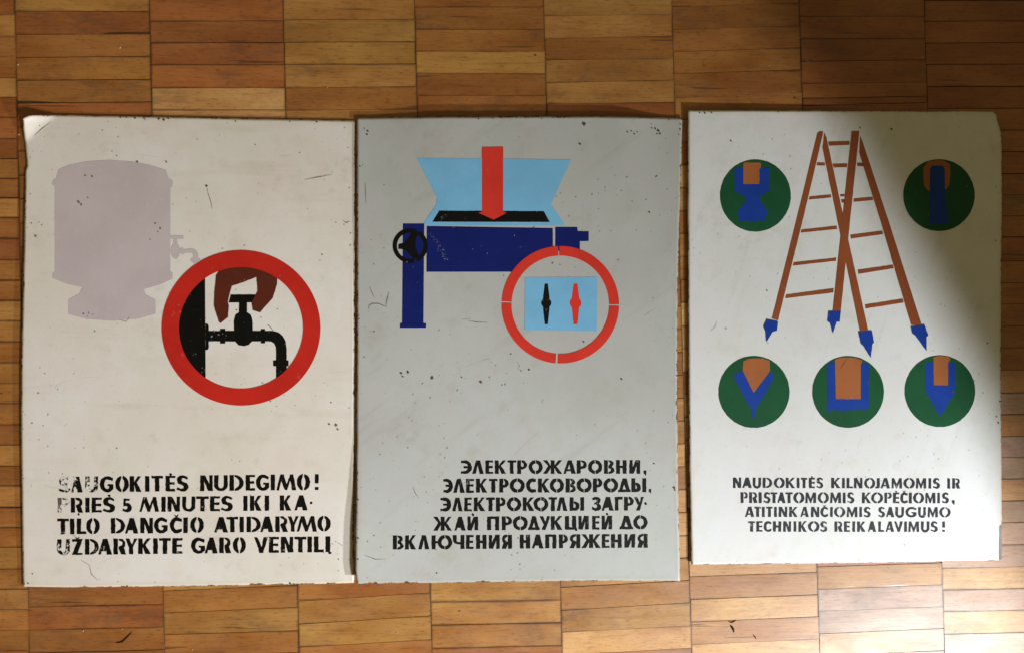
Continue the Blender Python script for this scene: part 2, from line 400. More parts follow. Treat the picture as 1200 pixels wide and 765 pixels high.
def sheet(root, name, mat, hf, left, right, top, bottom, nx, ny, seed, rag=.22):
    c00, c10, c01, c11 = top[0], top[-1], bottom[0], bottom[-1]
    th = .0011
    def rg(a, b):
        n = mnoise.noise(Vector((a*.30, b*.30, seed+9)))
        return rag*(mnoise.noise(Vector((a*.03, b*.03, seed)))*1.6+.5*n)
    P = []
    for j in range(ny+1):
        t = j/ny; l = poly_at(left, t); r = poly_at(right, t)
        l = (l[0]+rg(0, l[1]), l[1]); r = (r[0]+rg(50, r[1]), r[1])
        for i in range(nx+1):
            s = i/nx; a = poly_at(top, s); b = poly_at(bottom, s)
            a = (a[0], a[1]+rg(a[0], 20)); b = (b[0], b[1]+rg(b[0], 70))
            x = (1-t)*a[0]+t*b[0]+(1-s)*l[0]+s*r[0]-((1-s)*(1-t)*c00[0]+s*(1-t)*c10[0]+(1-s)*t*c01[0]+s*t*c11[0])
            y = (1-t)*a[1]+t*b[1]+(1-s)*l[1]+s*r[1]-((1-s)*(1-t)*c00[1]+s*(1-t)*c10[1]+(1-s)*t*c01[1]+s*t*c11[1])
            P.append((x, y))
    org = root.location
    V = [at(x, y, hf(x, y))-org for x, y in P]
    n = len(P)
    V += [at(x, y, hf(x, y)-th)-org for x, y in P]
    # underside keeps the outline of the face in plan
    for i in range(n): V[n+i] = Vector((V[i].x, V[i].y, V[i].z-th))
    W = nx+1; Fc = []
    for j in range(ny):
        for i in range(nx):
            a = j*W+i; Fc.append((a, a+W, a+W+1, a+1)); Fc.append((n+a, n+a+1, n+a+W+1, n+a+W))
    ring = [i for i in range(W)] + [j*W+nx for j in range(1, ny+1)] + [ny*W+i for i in range(nx-1, -1, -1)] + [j*W for j in range(ny-1, 0, -1)]
    for a, b in zip(ring, ring[1:]+ring[:1]): Fc.append((a, b, n+b, n+a))
    me = bpy.data.meshes.new(name); me.from_pydata(V, [], Fc)
    at_ = me.attributes.new('rim', 'FLOAT', 'POINT')
    for j in range(ny+1):
        for i in range(nx+1):
            k = j*W+i; x, y = P[k]
            l = poly_at(left, j/ny)[0]; r = poly_at(right, j/ny)[0]; a = poly_at(top, i/nx)[1]; b = poly_at(bottom, i/nx)[1]
            e = max(0, min(x-l, r-x, y-a, b-y)); at_.data[k].value = e; at_.data[n+k].value = 0
    me.polygons.foreach_set('use_smooth', [True]*(nx*ny*2)+[False]*len(ring))
    return obj(name, me, root, mat)

def paint(root, name, mat, hf, polys, layer=1, cell=14.0, label=None):
    """painted shapes given as outlines in photo pixels, laid on the curved sheet as one thin film"""
    org = root.location; lift = .00012+.00010*layer
    V = []; Fc = []
    for poly in polys:
        n = len(poly)
        xs = [p[0] for p in poly]; ys = [p[1] for p in poly]
        verts = []; 
        for i in range(n):      # outline, split in short steps so the film follows the sheet
            a = poly[i]; b = poly[(i+1) % n]; m = max(1, int(math.hypot(b[0]-a[0], b[1]-a[1])/cell))
            for k in range(m): verts.append(Vector((a[0]+(b[0]-a[0])*k/m, a[1]+(b[1]-a[1])*k/m)))
        nb = len(verts)
        def inside(px, py):
            c = False
            for i in range(n):
                x1, y1 = poly[i]; x2, y2 = poly[(i+1) % n]
                if (y1 > py) != (y2 > py) and px < (x2-x1)*(py-y1)/(y2-y1)+x1: c = not c
            return c
        gx = min(xs)+cell*.5
        while gx < max(xs):
            gy = min(ys)+cell*.5
            while gy < max(ys):
                if inside(gx, gy): verts.append(Vector((gx, gy)))
                gy += cell
            gx += cell
        try:
            r = delaunay_2d_cdt(verts, [], [list(range(nb))], 1, 1e-5)
        except Exception as ex:
            print('cdt failed', name, ex); continue
        b0 = len(V)
        for p in r[0]: V.append(at(p.x, p.y, hf(p.x, p.y)+lift)-org)
        for f in r[2]:
            a, b, c = [V[b0+i] for i in f]
            f = [i+b0 for i in f]
            if (b-a).cross(c-a).z < 0: f.reverse()
            if abs((b-a).cross(c-a).z) > 1e-13: Fc.append(f)
    me = bpy.data.meshes.new(name); me.from_pydata(V, [], Fc)
    o = obj(name, me, root, mat)
    if label: o['label'] = label
    return o

def ell(cx, cy, rx, ry, n=96, a0=0, a1=360):
    m = n if a1-a0 < 360 else n-1
    return [(cx+rx*math.cos(math.radians(a0+(a1-a0)*i/(n if a1-a0 == 360 else n))), cy+ry*math.sin(math.radians(a0+(a1-a0)*i/(n if a1-a0 == 360 else n)))) for i in range(n if a1-a0 == 360 else n+1)]
def arcband(cx, cy, ro, ri, a0, a1, n=40):
    o = ell(cx, cy, ro[0], ro[1], n, a0, a1); i = ell(cx, cy, ri[0], ri[1], n, a0, a1)
    return o+i[::-1]
def rect(x0, y0, x1, y1): return [(x0, y0), (x1, y0), (x1, y1), (x0, y1)]
def rough(poly, amp, seed, step=2.5):
    """hand-cut stencil edge: a little wobble along the outline"""
    out = []; n = len(poly)
    for i in range(n):
        a = poly[i]; b = poly[(i+1) % n]; m = max(1, int(math.hypot(b[0]-a[0], b[1]-a[1])/step))
        for k in range(m):
            x = a[0]+(b[0]-a[0])*k/m; y = a[1]+(b[1]-a[1])*k/m
            q = Vector((x*.35, y*.35, seed)); out.append((x+amp*mnoise.noise(q), y+amp*mnoise.noise(q+Vector((31, 17, 5)))))
    return out

# ------------------------------------------------------------------ stencil alphabet, y up, height 1, width w
def E_(cx, cy, rx, ry, a0, a1, n=14): return [(cx+rx*math.cos(math.radians(a0+(a1-a0)*i/n)), cy+ry*math.sin(math.radians(a0+(a1-a0)*i/n))) for i in range(n+1)]
def r_(x0, y0, x1, y1): return [(x0, y0), (x1, y0), (x1, y1), (x0, y1)]
def mir(P, w): return [[(w-x, y) for x, y in p] for p in P]
def glyph(c, w, s, style):
    g = .045; t = .165
    if c in ('I', 'i'): return [r_(0, 0, w, 1)]
    if c == 'T': return [[(0, 1), (w, 1), (w, 1-t), (w/2+s*.5, 1-t), (w/2+s*.5, 0), (w/2-s*.5, 0), (w/2-s*.5, 1-t), (0, 1-t)]]
    if c in 'EĖ':
        P = [[(0, 0), (w, 0), (w*.98, t*.9), (s, t*.9), (s, .44), (w*.93, .42), (w*.93, .60), (s, .58), (s, 1-t*.9), (w*.98, 1-t*.9), (w, 1), (0, 1)]]
        if c == 'Ė': P.append(E_(w*.5, 1.09, .085, .085, 0, 348, 12))
        return P
    if c == 'L': return [[(0, 0), (w, 0), (w, .17), (s, .17), (s, 1), (0, 1)]]
    if c == 'Ḷ': return glyph('L', w, s, style)+[E_(.12, 1.26, .065, .065, 0, 340, 10)]
    if c == 'H': return [[(0, 0), (s, 0), (s, .42), (w-s, .42), (w-s, 0), (w, 0), (w, 1), (w-s, 1), (w-s, .60), (s, .60), (s, 1), (0, 1)]]
    if c == 'N': return [[(0, 0), (s*.92, 0), (s*.92, .62), (w-s*1.1, 0), (w, 0), (w, 1), (w-s*.80, 1), (w-s*.80, .45), (s*1.12, 1), (0, 1)]]
    if c == 'И' or c == 'Й':
        P = mir(glyph('N', w, s, style), w)
        if c == 'Й': P.append(E_(w*.5, 1.13, .09, .10, 0, 340, 12))
        return P
    if c == 'M' and style == 1:
        return [[(0, 0), (.12*w, 0), (.25*w, .60), (.42*w, 0), (.54*w, 0), (.70*w, .62), (.79*w, 0), (w, 0), (.86*w, 1), (.70*w, 1), (.52*w, .40), (.37*w, 1), (.19*w, 1)]]
    if c == 'M': return [[(0, 0), (s*.72, 0), (s*.78, .58), (.44*w, 0), (.54*w, 0), (w-s*.95, .60), (w-s*.95, 0), (w, 0), (w-.02, 1), (w-s*1.05, 1), (.50*w, .42), (s*.95, 1), (.04, 1)]]
    if c == 'A': return [[(0, 0), (.17*w, 0), (.27*w, .19), (.70*w, .19), (w-s*1.22, 0), (w, 0), (.68*w, 1), (.38*w, 1)], ] if 0 else \
        [[(0, 0), (.19*w, 0), (.26*w, .20), (.56*w, .20), (.56*w, .34), (.34*w, .33), (.47*w, .72), (w-s*1.15, 0), (w, 0), (.68*w, 1), (.36*w, 1)]]
    if c == 'Л': return [[(0, 0), (.30*w, 0), (.49*w, .68), (w-s*1.12, 0), (w, 0), (.68*w, 1), (.32*w, 1)]]
    if c == 'Д': return [[(0, 0), (.56*w, 0), (.56*w, .19), (.37*w, .19), (.49*w, .56), (.63*w, .19), (.58*w, .19), (.58*w, 0), (w, 0), (w, .18), (.93*w, .20), (.66*w, 1), (.34*w, 1), (.10*w, .20), (0, .16)]]
    if c == 'V': return [[(0, 1), (.24*w, 1), (.53*w, .36), (.68*w, 1), (w, 1), (.64*w, 0), (.38*w, 0)]]
    if c == 'Y': return [[(0, 1), (.36*w, 1), (.56*w, .62), (.74*w, 1), (w, 1), (.64*w, .44), (.64*w, 0), (.30*w, 0), (.30*w, .42)]]
    if c == 'У': return [[(0, 1), (.36*w, 1), (.58*w, .58), (.72*w, 1), (w, 1), (.56*w, 0), (.20*w, 0), (.42*w, .36)]]
    if c == 'K': return [[(0, 0), (s, 0), (s, .45), (w-s*1.28, 0), (w, 0), (s*1.62, .60), (w*.96, 1), (w*.68, 1), (s, .60), (s, 1), (0, 1)]]
    if c == 'Ж':
        c0 = w*.5; b = s*.5
        return [[(0, 1), (.22*w, 1), (c0-b, .60), (c0-b, 1), (c0+b, 1), (c0+b, .60), (.80*w, 1), (w*.98, 1), (c0+b*2.1, .56), (w, 0), (w-.25*w, 0), (c0+b, .44), (c0+b, 0), (c0-b, 0), (c0-b, .44), (.22*w, 0), (0, 0), (c0-b*2.3, .55)]]
    if c in 'UŲ':
        ov = .02 if style < 3 else .07
        o = E_(w/2, .36, w/2, .36+ov, 180, 360); i = E_(w/2, .36, w/2-s*.93, .20, 360, 180)
        return [[(0, 1)]+o+[(w, 1), (w-s*.9, 1)]+i+[(s, 1)]]
    if c in 'OО' or c == 'o':
        if c == 'О':   # round ring of the grey sign
            cx = w/2; ri = w/2-s*.98; P = []
            for sg in (1, -1):
                a = math.degrees(math.asin(min(.9, g*.55/(w/2)))); ai = math.degrees(math.asin(min(.95, g*.55/ri)))
                p = E_(cx, .5, w/2, .52, -90+a, 90-a, 18)+E_(cx, .5, ri, .52-s*.86, 90-ai, -90+ai, 14)
                P.append([(cx+sg*(x-cx), y) for x, y in p])
            return P
        cx = w/2; P = []
        a = math.degrees(math.asin(min(.9, g/(w/2))))
        p = E_(cx, .5, w/2, .52, -90+a, 90-a, 18)+[(cx+g*.8, .88)]+E_(cx, .5, max(.06, w/2-s*1.02), .35, 68, -68, 10)+[(cx+g*.8, .12)]
        P.append(p); P.append([(w-x, y) for x, y in p]); return P
    if c in 'CČСG':
        o = E_(w*.56, .5, w*.56, .52, 62, 298, 20); i = E_(w*.58, .5, w*.58-s*.98, .52-s*.80, 296, 64, 16)
        if c == 'С': o = E_(w*.62, .5, w*.62, .52, 64, 296, 20)+[(w, -.01), (w, .22)]; i = E_(w*.64, .5, w*.64-s*.98, .52-s*.86, 290, 70, 14)+[(w, .79), (w, 1.01)]
        else: o = [(w*.98, .90)]+o+[(w*.98, .10)]; i = [(w*.98, .30)]+i+[(w*.98, .72)]
        if c == 'G':
            o = E_(w*.54, .5, w*.54, .52, 58, 300, 20); 
            return [[(w*.98, .88)]+o+[(w, .20), (w, .50), (w*.56, .50), (w*.56, .39), (w*.70, .37), (w*.67, .22)]+E_(w*.56, .5, w*.56-s*.98, .52-s*.72, 268, 72, 14)+[(w*.94, .70)]]
        P = [o+i]
        if c == 'Č': P.append([(w*.32, 1.21), (w*.52, 1.12), (w*.74, 1.21), (w*.62, 1.03), (w*.44, 1.03)])
        return P
    if c == 'D':
        x0 = s+g
        return [r_(0, 0, s, 1), [(x0, 1)]+[(x0+(w-x0)*math.cos(math.radians(a)), .5+.5*math.sin(math.radians(a))) for a in range(80, -81, -10)]+[(x0, 0), (x0, .10)]+[(x0+(w-x0-s*.95)*math.cos(math.radians(a)), .5+.34*math.sin(math.radians(a))) for a in range(-66, 67, 12)]+[(x0, .90)]]
    if c in 'PРR':
        x0 = s+g; top = 1.0; bot = .42 if c != 'R' else .36; cy = (top+bot)/2; ry = (top-bot)/2
        if c == 'P':
            return [r_(0, 0, s*.95, 1), [(x0, 1)]+E_(x0+(w-x0)*.35, cy, (w-x0)*.65, ry, 85, -85, 12)+[(x0, bot+.02), (x0, bot+.16)]+E_(x0+(w-x0)*.15, cy, max(.05, (w-x0)*.78-s*.66), ry-.14, -70, 70, 8)+[(x0, .88)]]
        if c == 'Р':
            return [[(0, 0), (s, 0), (s, .34)]+E_(w*.50, .36+.32, w*.50, .32, -88, 84, 14)+[(s+g, 1), (s+g, .86)]+E_(w*.52, .68, max(.06, w*.48-s*.92), .14, 78, -84, 8)+[(s, .56), (s, 1), (0, 1)]]
        return [r_(0, 0, s, 1), [(x0-.01, 1)]+E_(x0+(w-x0)*.30, cy, (w-x0)*.60, ry, 85, -50, 12)+[(w, 0), (w-s*1.2, 0), (x0, .42), (x0+.02, .50), (w-s*.98, .60), (w-s*.86, .78), (x0, .90)]]
    if c == 'Я':
        x0 = s+g*.8
        P = [[(0, 0), (s, 0), (s, 1), (0, 1)], [(x0-.01, 1)]+E_(w*.55, .68, w*.42, .32, 85, -52, 12)+[(w, 0), (w-s*1.1, 0), (s+g*.2, .36), (s+g*.2, .48), (x0+.03, .52)]+E_(w*.50, .69, max(.05, w*.20), .14, -72, 72, 6)+[(x0, .86)]]
        return mir(P, w)
    if c == 'В':
        x0 = s+g
        return [r_(0, 0, s, 1), [(x0, 1)]+E_(w*.48, .755, w*.45, .245, 82, -52, 10)+[(w*.78, .52)]+E_(w*.52, .265, w*.48, .265, 52, -82, 10)+[(x0, 0), (x0, .12)]+E_(w*.52, .28, max(.05, w*.48-s*.86), .10, -70, 70, 6)+[(x0, .42), (x0, .58)]+E_(w*.50, .745, max(.04, w*.42-s*.86), .09, -70, 70, 6)+[(x0, .88)]]
    if c in 'SŠ':
        P = [[(w*.93, .90)]+E_(w*.50, .72, w*.48, .30, 62, 200, 12)+[(w*.12, .48), (w*.48, .40)]+[(w*.60, .30), (w*.56, .17), (w*.38, .15), (w*.06, .25), (0, .10)]+E_(w*.52, .29, w*.48, .31, 238, 380, 12)+[(w*.86, .52), (w*.50, .62)]+[(w*.42, .70), (w*.46, .83), (w*.60, .85), (w*.88, .74)]]
        if c == 'Š': P.append(E_(w*.52, 1.12, .085, .085, 0, 340, 12))
        return P
    if c == '5': return [[(w*.12, 1), (w*.82, 1), (w*.76, .84), (w*.38, .84), (w*.36, .68)]+E_(w*.50, .35, w*.50, .35, 90, -118, 14)+[(0, .10), (w*.10, .27), (w*.34, .19), (w*.50, .24), (w*.56, .36), (w*.44, .46), (w*.10, .44)]]
    if c == 'З': return [[(0, .88)]+E_(w*.47, .76, w*.46, .27, 120, -42, 12)+[(w*.80, .54)]+E_(w*.52, .27, w*.48, .30, 48, -130, 14)+[(0, .12), (w*.08, .32), (w*.30, .19), (w*.50, .20), (w*.58, .33), (w*.45, .44), (w*.26, .44), (w*.26, .58), (w*.44, .60), (w*.52, .70), (w*.42, .82), (w*.12, .76)]]
    if c == 'Э': return mir([E_(w*.62, .5, w*.62, .51, 66, 294, 20)+[(w, 0), (w, .20), (w*.8, .19)]+E_(w*.64, .5, w*.64-s*.98, .51-s*.78, 268, 200, 8)+[(w*.34, .42), (w*.76, .42), (w*.76, .58), (w*.34, .58)]+E_(w*.64, .5, w*.64-s*.98, .51-s*.78, 160, 92, 8)+[(w*.8, .81), (w, .80), (w, 1)]], w)
    if c == 'Г': return [[(0, 0), (s, 0), (s, .82), (w, .82), (w, 1), (0, 1)]]
    if c == 'П': return [[(0, 0), (s, 0), (s, .83), (w-s, .83), (w-s, 0), (w, 0), (w, 1), (0, 1)]]
    if c == 'Ц': return [[(0, 0), (w*.80, 0), (w*.84, -.08), (w, -.08), (w, .10), (w*.93, .18), (w*.90, 1), (w*.90-s, 1), (w*.90-s, .18), (s, .18), (s, 1), (0, 1)]]
    if c == 'Ч': return [[(0, 1), (s, 1), (s, .58), (s+.06, .50), (w-s, .50), (w-s, 1), (w, 1), (w, 0), (w-s, 0), (w-s, .34), (w*.45, .33), (w*.15, .40), (0, .56)]]
    if c == 'Ь': return [[(0, 0)]+[(w*.5, 0)]+E_(w*.52, .34, w*.48, .34, -80, 88, 14)+[(s+.02, .68), (s+.02, .52)]+E_(w*.50, .34, max(.06, w*.50-s*.95), .13, 84, -84, 8)+[(s, .24), (s, 1), (0, 1)]]
    if c == 'Ю':
        wo = w*.70; P = [[(x+w-wo, y) for x, y in p] for p in glyph('О', wo, s*.95, style)]
        return [[(0, 0), (s, 0), (s, .42), (w-wo+.03, .42), (w-wo+.03, .58), (s, .58), (s, 1), (0, 1)]]+P
    if c == 'Ž': return [[(0, 0), (w, 0), (w, .10), (w*.52, .12), (w, 1), (0, 1), (.02, .84), (w*.46, .84)], [(w*.25, 1.16), (w*.50, 1.07), (w*.76, 1.16), (w*.64, 1.02), (w*.36, 1.02)]]
    if c == 'J': return [[(w*.32, 1), (w, 1), (w, .18), (w*.86, 0), (0, -.02), (0, .14), (w*.32, .18)]]
    if c == 'Į': return [r_(0, 0, w*.78, 1), [(w*.42, -.002), (w*.5, -.10), (w*.86, -.12), (w, -.02), (w*.8, .02), (w*.76, -.002)]]
    if c == '!': return [[(w*.02, .42), (w*.98, .42), (w*.98, 1), (w*.02, 1)], r_(w*.02, 0, w*.98, .19)]
    if c == ',': return [[(0, 1), (w, 1), (w*.85, 0), (w*.1, .45)]]
    if c == '·': return [E_(w/2, .5, w/2, .5, 0, 345, 12)]
    raise Exception(c)

def letters(root, name, mat, hf, items, s, style, seed=0, label=None, layer=1):
    """items: (char, x0, x1, y top, y base) in photo pixels"""
    polys = []
    for c, x0, x1, yt, yb in items:
        h = yb-yt; w_ = (x1-x0)/h
        for k, p in enumerate(glyph(c, w_, min(s, w_*.46) if c not in 'IiJ!' else s, style)):
            p = [(x0+x*h, yb-y*h) for x, y in p]
            polys.append(rough(p, .55 if style < 3 else .40, seed+x0*.1, 2.6))
    return paint(root, name, mat, hf, polys, layer, 40, label)
def line(txt, yt0, yb0, yt1, yb1):
    """'A83.5-97 U100-115' -> items, top and base interpolated between the first and the last letter"""
    raw = []
    for tok in txt.split():
        a, b = tok[1:].split('-'); raw.append((tok[0], float(a), float(b)))
    xa, xb = raw[0][1], raw[-1][2]; out = []
    for c, a, b in raw:
        t = ((a+b)/2-xa)/(xb-xa); yt = yt0+(yt1-yt0)*t; yb = yb0+(yb1-yb0)*t
        if c == ',': out.append((c, a, b, yb-3.6, yb+2.2))
        elif c == '·': out.append((c, a, b, (yt+yb)/2-1.7, (yt+yb)/2+1.7))
        elif c == '5': out.append((c, a, b, yt+1.6, yb+.2))
        else: out.append((c, a, b, yt, yb))
    return out

def root_at(name, px, py, label, cat, group):
    o = bpy.data.objects.new(name, None); COL.objects.link(o)
    o.location = at(px, py, 0); o.empty_display_size = .05
    o['label'] = label; o['category'] = cat; o['group'] = group
    return o
GRP = 'painted metal safety signs lying in a row on the floor'

# ---- left sign -----------------------------------------------------------------------------------
s1 = root_at('safety_sign', 222, 411, 'cream metal sign with mauve boiler, red ring round a black tap, bent corner', 'sign', GRP)
sheet(s1, 'panel', P1, h1,
      [(26.5, 139.5), (27.5, 152), (29.2, 166), (31, 184), (31.8, 197), (29.6, 200), (29, 240), (28, 300), (26.5, 360), (24.8, 430), (24.6, 500), (25.3, 580), (26, 640), (26.8, 687)],
      [(415.3, 141.5), (415.5, 300), (415, 480), (414.3, 560), (414.2, 640), (415.2, 682.6)],
      [(26.5, 139.5), (31, 137), (36, 134.8), (60, 134.9), (160, 136.5), (300, 139.5), (415.3, 141.5)],
      [(26.8, 687), (80, 687.6), (200, 686.6), (300, 684.8), (415.2, 682.6)], 130, 184, 1.0)
boiler = [(64.4,219.2),(61.4,217),(61.8,212.5),(66,208.8),(68.8,198.8),(81.4,193.6),(102.3,189.4),(128.4,187.8),(154.6,189.7),(175.5,193.6),(194.6,199.6),(197.7,208.8),(202.4,212),(202.4,219),(199.8,220.5),(199.8,318.6),(202.4,319.9),(202.4,327),(186,334.2),(169,339),(170.8,345.2),(182,351.2),(182.5,367.7),(162.4,373.5),(131,376),(102.3,374),(80.3,368.2),(80.3,351.2),(93.1,344.2),(96.5,336.9),(78.8,333),(61.8,326.4),(61.8,319.9),(64.4,318.6)]
paint(s1, 'boiler_picture', M_MAUVE, h1, [rough(boiler, .4, 1)], 1)
paint(s1, 'small_tap_picture', M_MAUVE, h1, [rect(200.2, 276.2, 215.2, 280.4), rect(203.6, 280.4, 208.2, 285.2), ell(205.8, 294.3, 5.5, 9.6, 30),
      [(211.3, 291.6), (214, 290.2), (216, 292.2), (226, 291.4), (230, 293.5), (232.4, 298), (232.6, 303), (235, 303.4), (234.8, 306), (229, 311), (223.5, 306), (223.5, 303.2), (226.4, 302.4), (226.2, 298.5), (224.6, 296.6), (217, 296.8), (214, 299), (211.3, 296.8)]], 1)
cx, cy = 282.2, 384.1
blk = [p for p in ell(cx, cy, 80, 78, 160) if p[0] < 241.2]
blk = sorted([p for p in blk], key=lambda p: math.atan2(p[1]-cy, p[0]-cx) % (2*math.pi))
paint(s1, 'vessel_picture', M_BLACK1, h1, [[(241.0, blk[0][1])]+blk+[(240.3, blk[-1][1])]], 1)
pipe = [(240.9,379.0),(243.4,379.4),(244.6,382),(244.6,387.7),(258,387.7),(258,385.2),(264,385.2),(264,387.6),(274.4,387.5),(274.0,376),(276,368.8),(280,366.2),(280.2,354.7),(268.2,354.8),(270.4,345.4),(301.4,345.2),(295,354.6),(289.4,354.7),(289.5,366),(293.8,368.6),(296,375),(296.2,387.5),(305.6,387.5),(305.8,385.4),(310.6,385.4),(310.8,387.5),(320,387.6),(326.8,389.6),(331.6,393.8),(334.8,400),(335.9,408),(335.9,421.8),(338.2,422.2),(338.2,428.6),(335.9,428.8),(335.9,440),(323.6,446),(323.6,428.8),(320.2,428.6),(320.2,422.2),(323.6,421.8),(323.4,407),(321.6,402.4),(317.8,400),(310.8,399.8),(310.6,402),(305.8,402),(305.6,399.8),(295.2,399.9),(291.6,403.8),(286,405.2),(279.6,404.4),(275.4,400),(264,399.9),(264,402.4),(258,402.4),(258,399.8),(244.6,399.8),(244.6,407.6),(243,409.8),(241.0,410.2)]
paint(s1, 'tap_picture', M_BLACK1, h1, [rough(pipe, .3, 3)], 2)
hand = [(253.2,323),(263.7,306),(290,303),(312,306),(326.5,318),(325.0,327),(324.6,333.6),(319.7,349.3),(304.6,366.3),(296.1,363.6),(294.8,354.5),(301.8,341.4),(300.7,324.7),(285,331),(271.5,335.3),(267,353.2),(268.2,358.4),(267.3,371.5),(258.4,378.7),(256.5,377.4),(250.6,358.4),(251.2,342.7)]
paint(s1, 'hand_picture', M_HAND, h1, [rough(hand, .3, 5)], 3)
def ringpoly(cx, cy, ro, ri): 
    return [arcband(cx, cy, ro, ri, a, a+90, 30) for a in (0, 90, 180, 270)]
paint(s1, 'red_ring', M_RED, h1, ringpoly(282.5, 384.2, (93.1, 90.8), (72.8, 71.1)), 4)
L1 = line('S69-83 A83.5-97 U100-115 G117-133 O135-151 K152-166 I170-175.2 T177.5-191 Ė194-205.5 S207-221 N234.6-249.4 U251-267 D269-285.6 E288-299 G300-315.5 I317.3-322.3 M324-347.2 O348-363.5 !369-373.4', 558.4, 576.6, 555.2, 573.6)
L2 = line('P67.6-81.4 R83-97.6 I100-105 E107.5-119.5 Š120.5-135 5143.3-154.5 M163.3-186.4 I189.2-194.2 N196.5-211 U213.5-229 T230-244.8 E246.2-258 S259-273 I285.3-290 K293-306.8 I310.2-315.5 K328-341.4 A345.3-360.2 ·363-366', 583.2, 600.4, 579.7, 597.3)
L3 = line('T67-80.6 I82-87.2 Ḷ90-101 O101-117 D130-146.6 A146.4-162.2 N164.5-179.2 G180.5-196.5 Č199-213.5 I215-220.2 O223-239 A251-267.2 T265.6-279 I280.8-285.8 D289-305.6 A305-320.6 R322.6-337.6 Y337-350 M348-371.4 O372-387.6', 607.4, 625.6, 604, 622)
L4 = line('U67-82 Ž84.5-97 D99.6-116 A115-131.2 R133-148 Y147-161 K162-177 I179.6-185 T186.5-200.3 E202-214 G224-240.2 A240-255.2 R257-271 O273-288.4 V298-314.2 E315.2-327 N329.2-343.6 T345.2-359 I360.5-365.6 L368-379.6 Į381.4-388.6', 631.6, 649.8, 628, 646.4)
letters(s1, 'lettering', M_BLACK1, h1, L1[3:], .285, 1, 10)
for it in L1[:3]+[L4[0]]: letters(s1, 'rubbed_letter', M_FADED, h1, [it], .285, 1, 20, 'black letter worn thin at the start of its line')
letters(s1, 'ghost_letter', M_GHOST, h1, [L2[0]], .285, 1, 21, 'almost vanished letter at the start of the second line')
letters(s1, 'lettering', M_BLACK1, h1, L2[1:], .285, 1, 30)
letters(s1, 'lettering', M_BLACK1, h1, L3, .285, 1, 40)
letters(s1, 'lettering', M_BLACK1, h1, L4[1:], .285, 1, 50)

# ---- middle sign ---------------------------------------------------------------------------------
s2 = root_at('safety_sign', 608, 410, 'grey metal sign with navy machine, red arrow and segmented red ring, middle one', 'sign', GRP)
sheet(s2, 'panel', P2, h2,
      [(418.4, 138.6), (418.2, 250), (418.3, 400), (418, 500), (417.4, 590), (416.6, 640), (416.4, 670), (418.3, 683.4)],
      [(799.6, 138.6), (799, 170), (797.4, 215), (795.2, 290), (793.6, 380), (793.6, 480), (795, 580), (797.3, 680.4)],
      [(418.4, 138.6), (520, 137.2), (700, 136.6), (799.6, 138.6)],
      [(418.3, 683.4), (500, 682.6), (640, 680.4), (720, 680), (797.3, 680.4)], 127, 182, 4.0)
paint(s2, 'funnel_picture', M_SKY, h2, [rough([(488.8,185.6),(580,186.2),(669.2,187.3),(645.8,239.5),(648.5,243),(662,263.8),(650,264.6),(500,264.2),(496,263),(511,240.5),(512,232)], .4, 2)], 1)
paint(s2, 'hot_plate_picture', M_BLACK2, h2, [rough([(514.7,247.2),(637.3,247.7),(644.4,260.5),(506.6,260.2)], .25, 3)], 2)
paint(s2, 'red_arrow', M_RED2, h2, [[(565,172.6),(589.8,172.3),(589.6,248.2),(593.6,249.8),(578.7,257.7),(560.7,249.8),(565,248.4)]], 3)
paint(s2, 'machine_picture', M_NAVY, h2, [
    [(500.2,265.2),(647.8,267.6)]+[(656.8+63*math.cos(math.radians(a)), 357.1-63*math.sin(math.radians(a))) for a in range(98, 143, 4)]+[(606.9,318.7),(499.8,318.8)],
    [(650.8,266.2),(676.6,266.4),(677,271.1),(689.9,271.4),(689.9,282.8),(679.6,283),(679.6,298.4),(668,295.2),(656.8,294.1),(650.8,294.4)],
    [(472.2,262.2),(497.2,262.2),(496.2,378.4),(499.4,378.8),(499.2,384.2),(468.6,384.2),(468.8,378.8),(471.2,378.2)]], 1)
wc = (480.8, 288.2)
paint(s2, 'handwheel_picture', M_BLACK2, h2, [
    arcband(*wc, (20.6, 20.4), (15.6, 15.4), -58, 66, 24), arcband(*wc, (20.6, 20.4), (15.6, 15.4), 76, 292, 36),
    [(467,286.6),(474,284.6),(478,280),(483.4,270.2),(490.4,272.2),(487,282),(487,290),(491.4,301),(485.4,304.4),(479,297),(474,292.6),(467,292)]], 2)
ringc = (656.8, 357.1)
paint(s2, 'red_ring', M_RED2, h2, [arcband(*ringc, (68.7, 68.5), (57.3, 57.3), a, b, 36) for a, b in ((1.3, 92.6), (94.8, 181.8), (183.2, 267.6), (269.0, 359.8))], 3)
paint(s2, 'switch_plate_picture', M_SKY, h2, [rough([(615.3,325.1),(699.9,324.6),(699.4,388),(614.8,386.8)], .4, 8)], 1)
def knob(cx, w0, r): 
    return [(cx-w0, 332.6), (cx+w0, 332.6), (cx+w0+1.8, 347)]+[(cx+r*math.cos(math.radians(a)), 355+r*math.sin(math.radians(a))) for a in range(-50, 51, 10)]+[(cx+w0+1.7, 364), (cx+w0, 380), (cx-w0, 380), (cx-w0-1.7, 364)]+[(cx+r*math.cos(math.radians(a)), 355+r*math.sin(math.radians(a))) for a in range(130, 231, 10)]+[(cx-w0-1.8, 347)]
paint(s2, 'black_switch_picture', M_BLACK2, h2, [knob(640.2, 1.8, 5.9)], 2)
paint(s2, 'red_switch_picture', M_RED2, h2, [knob(674.5, 2.3, 6.8)], 2)
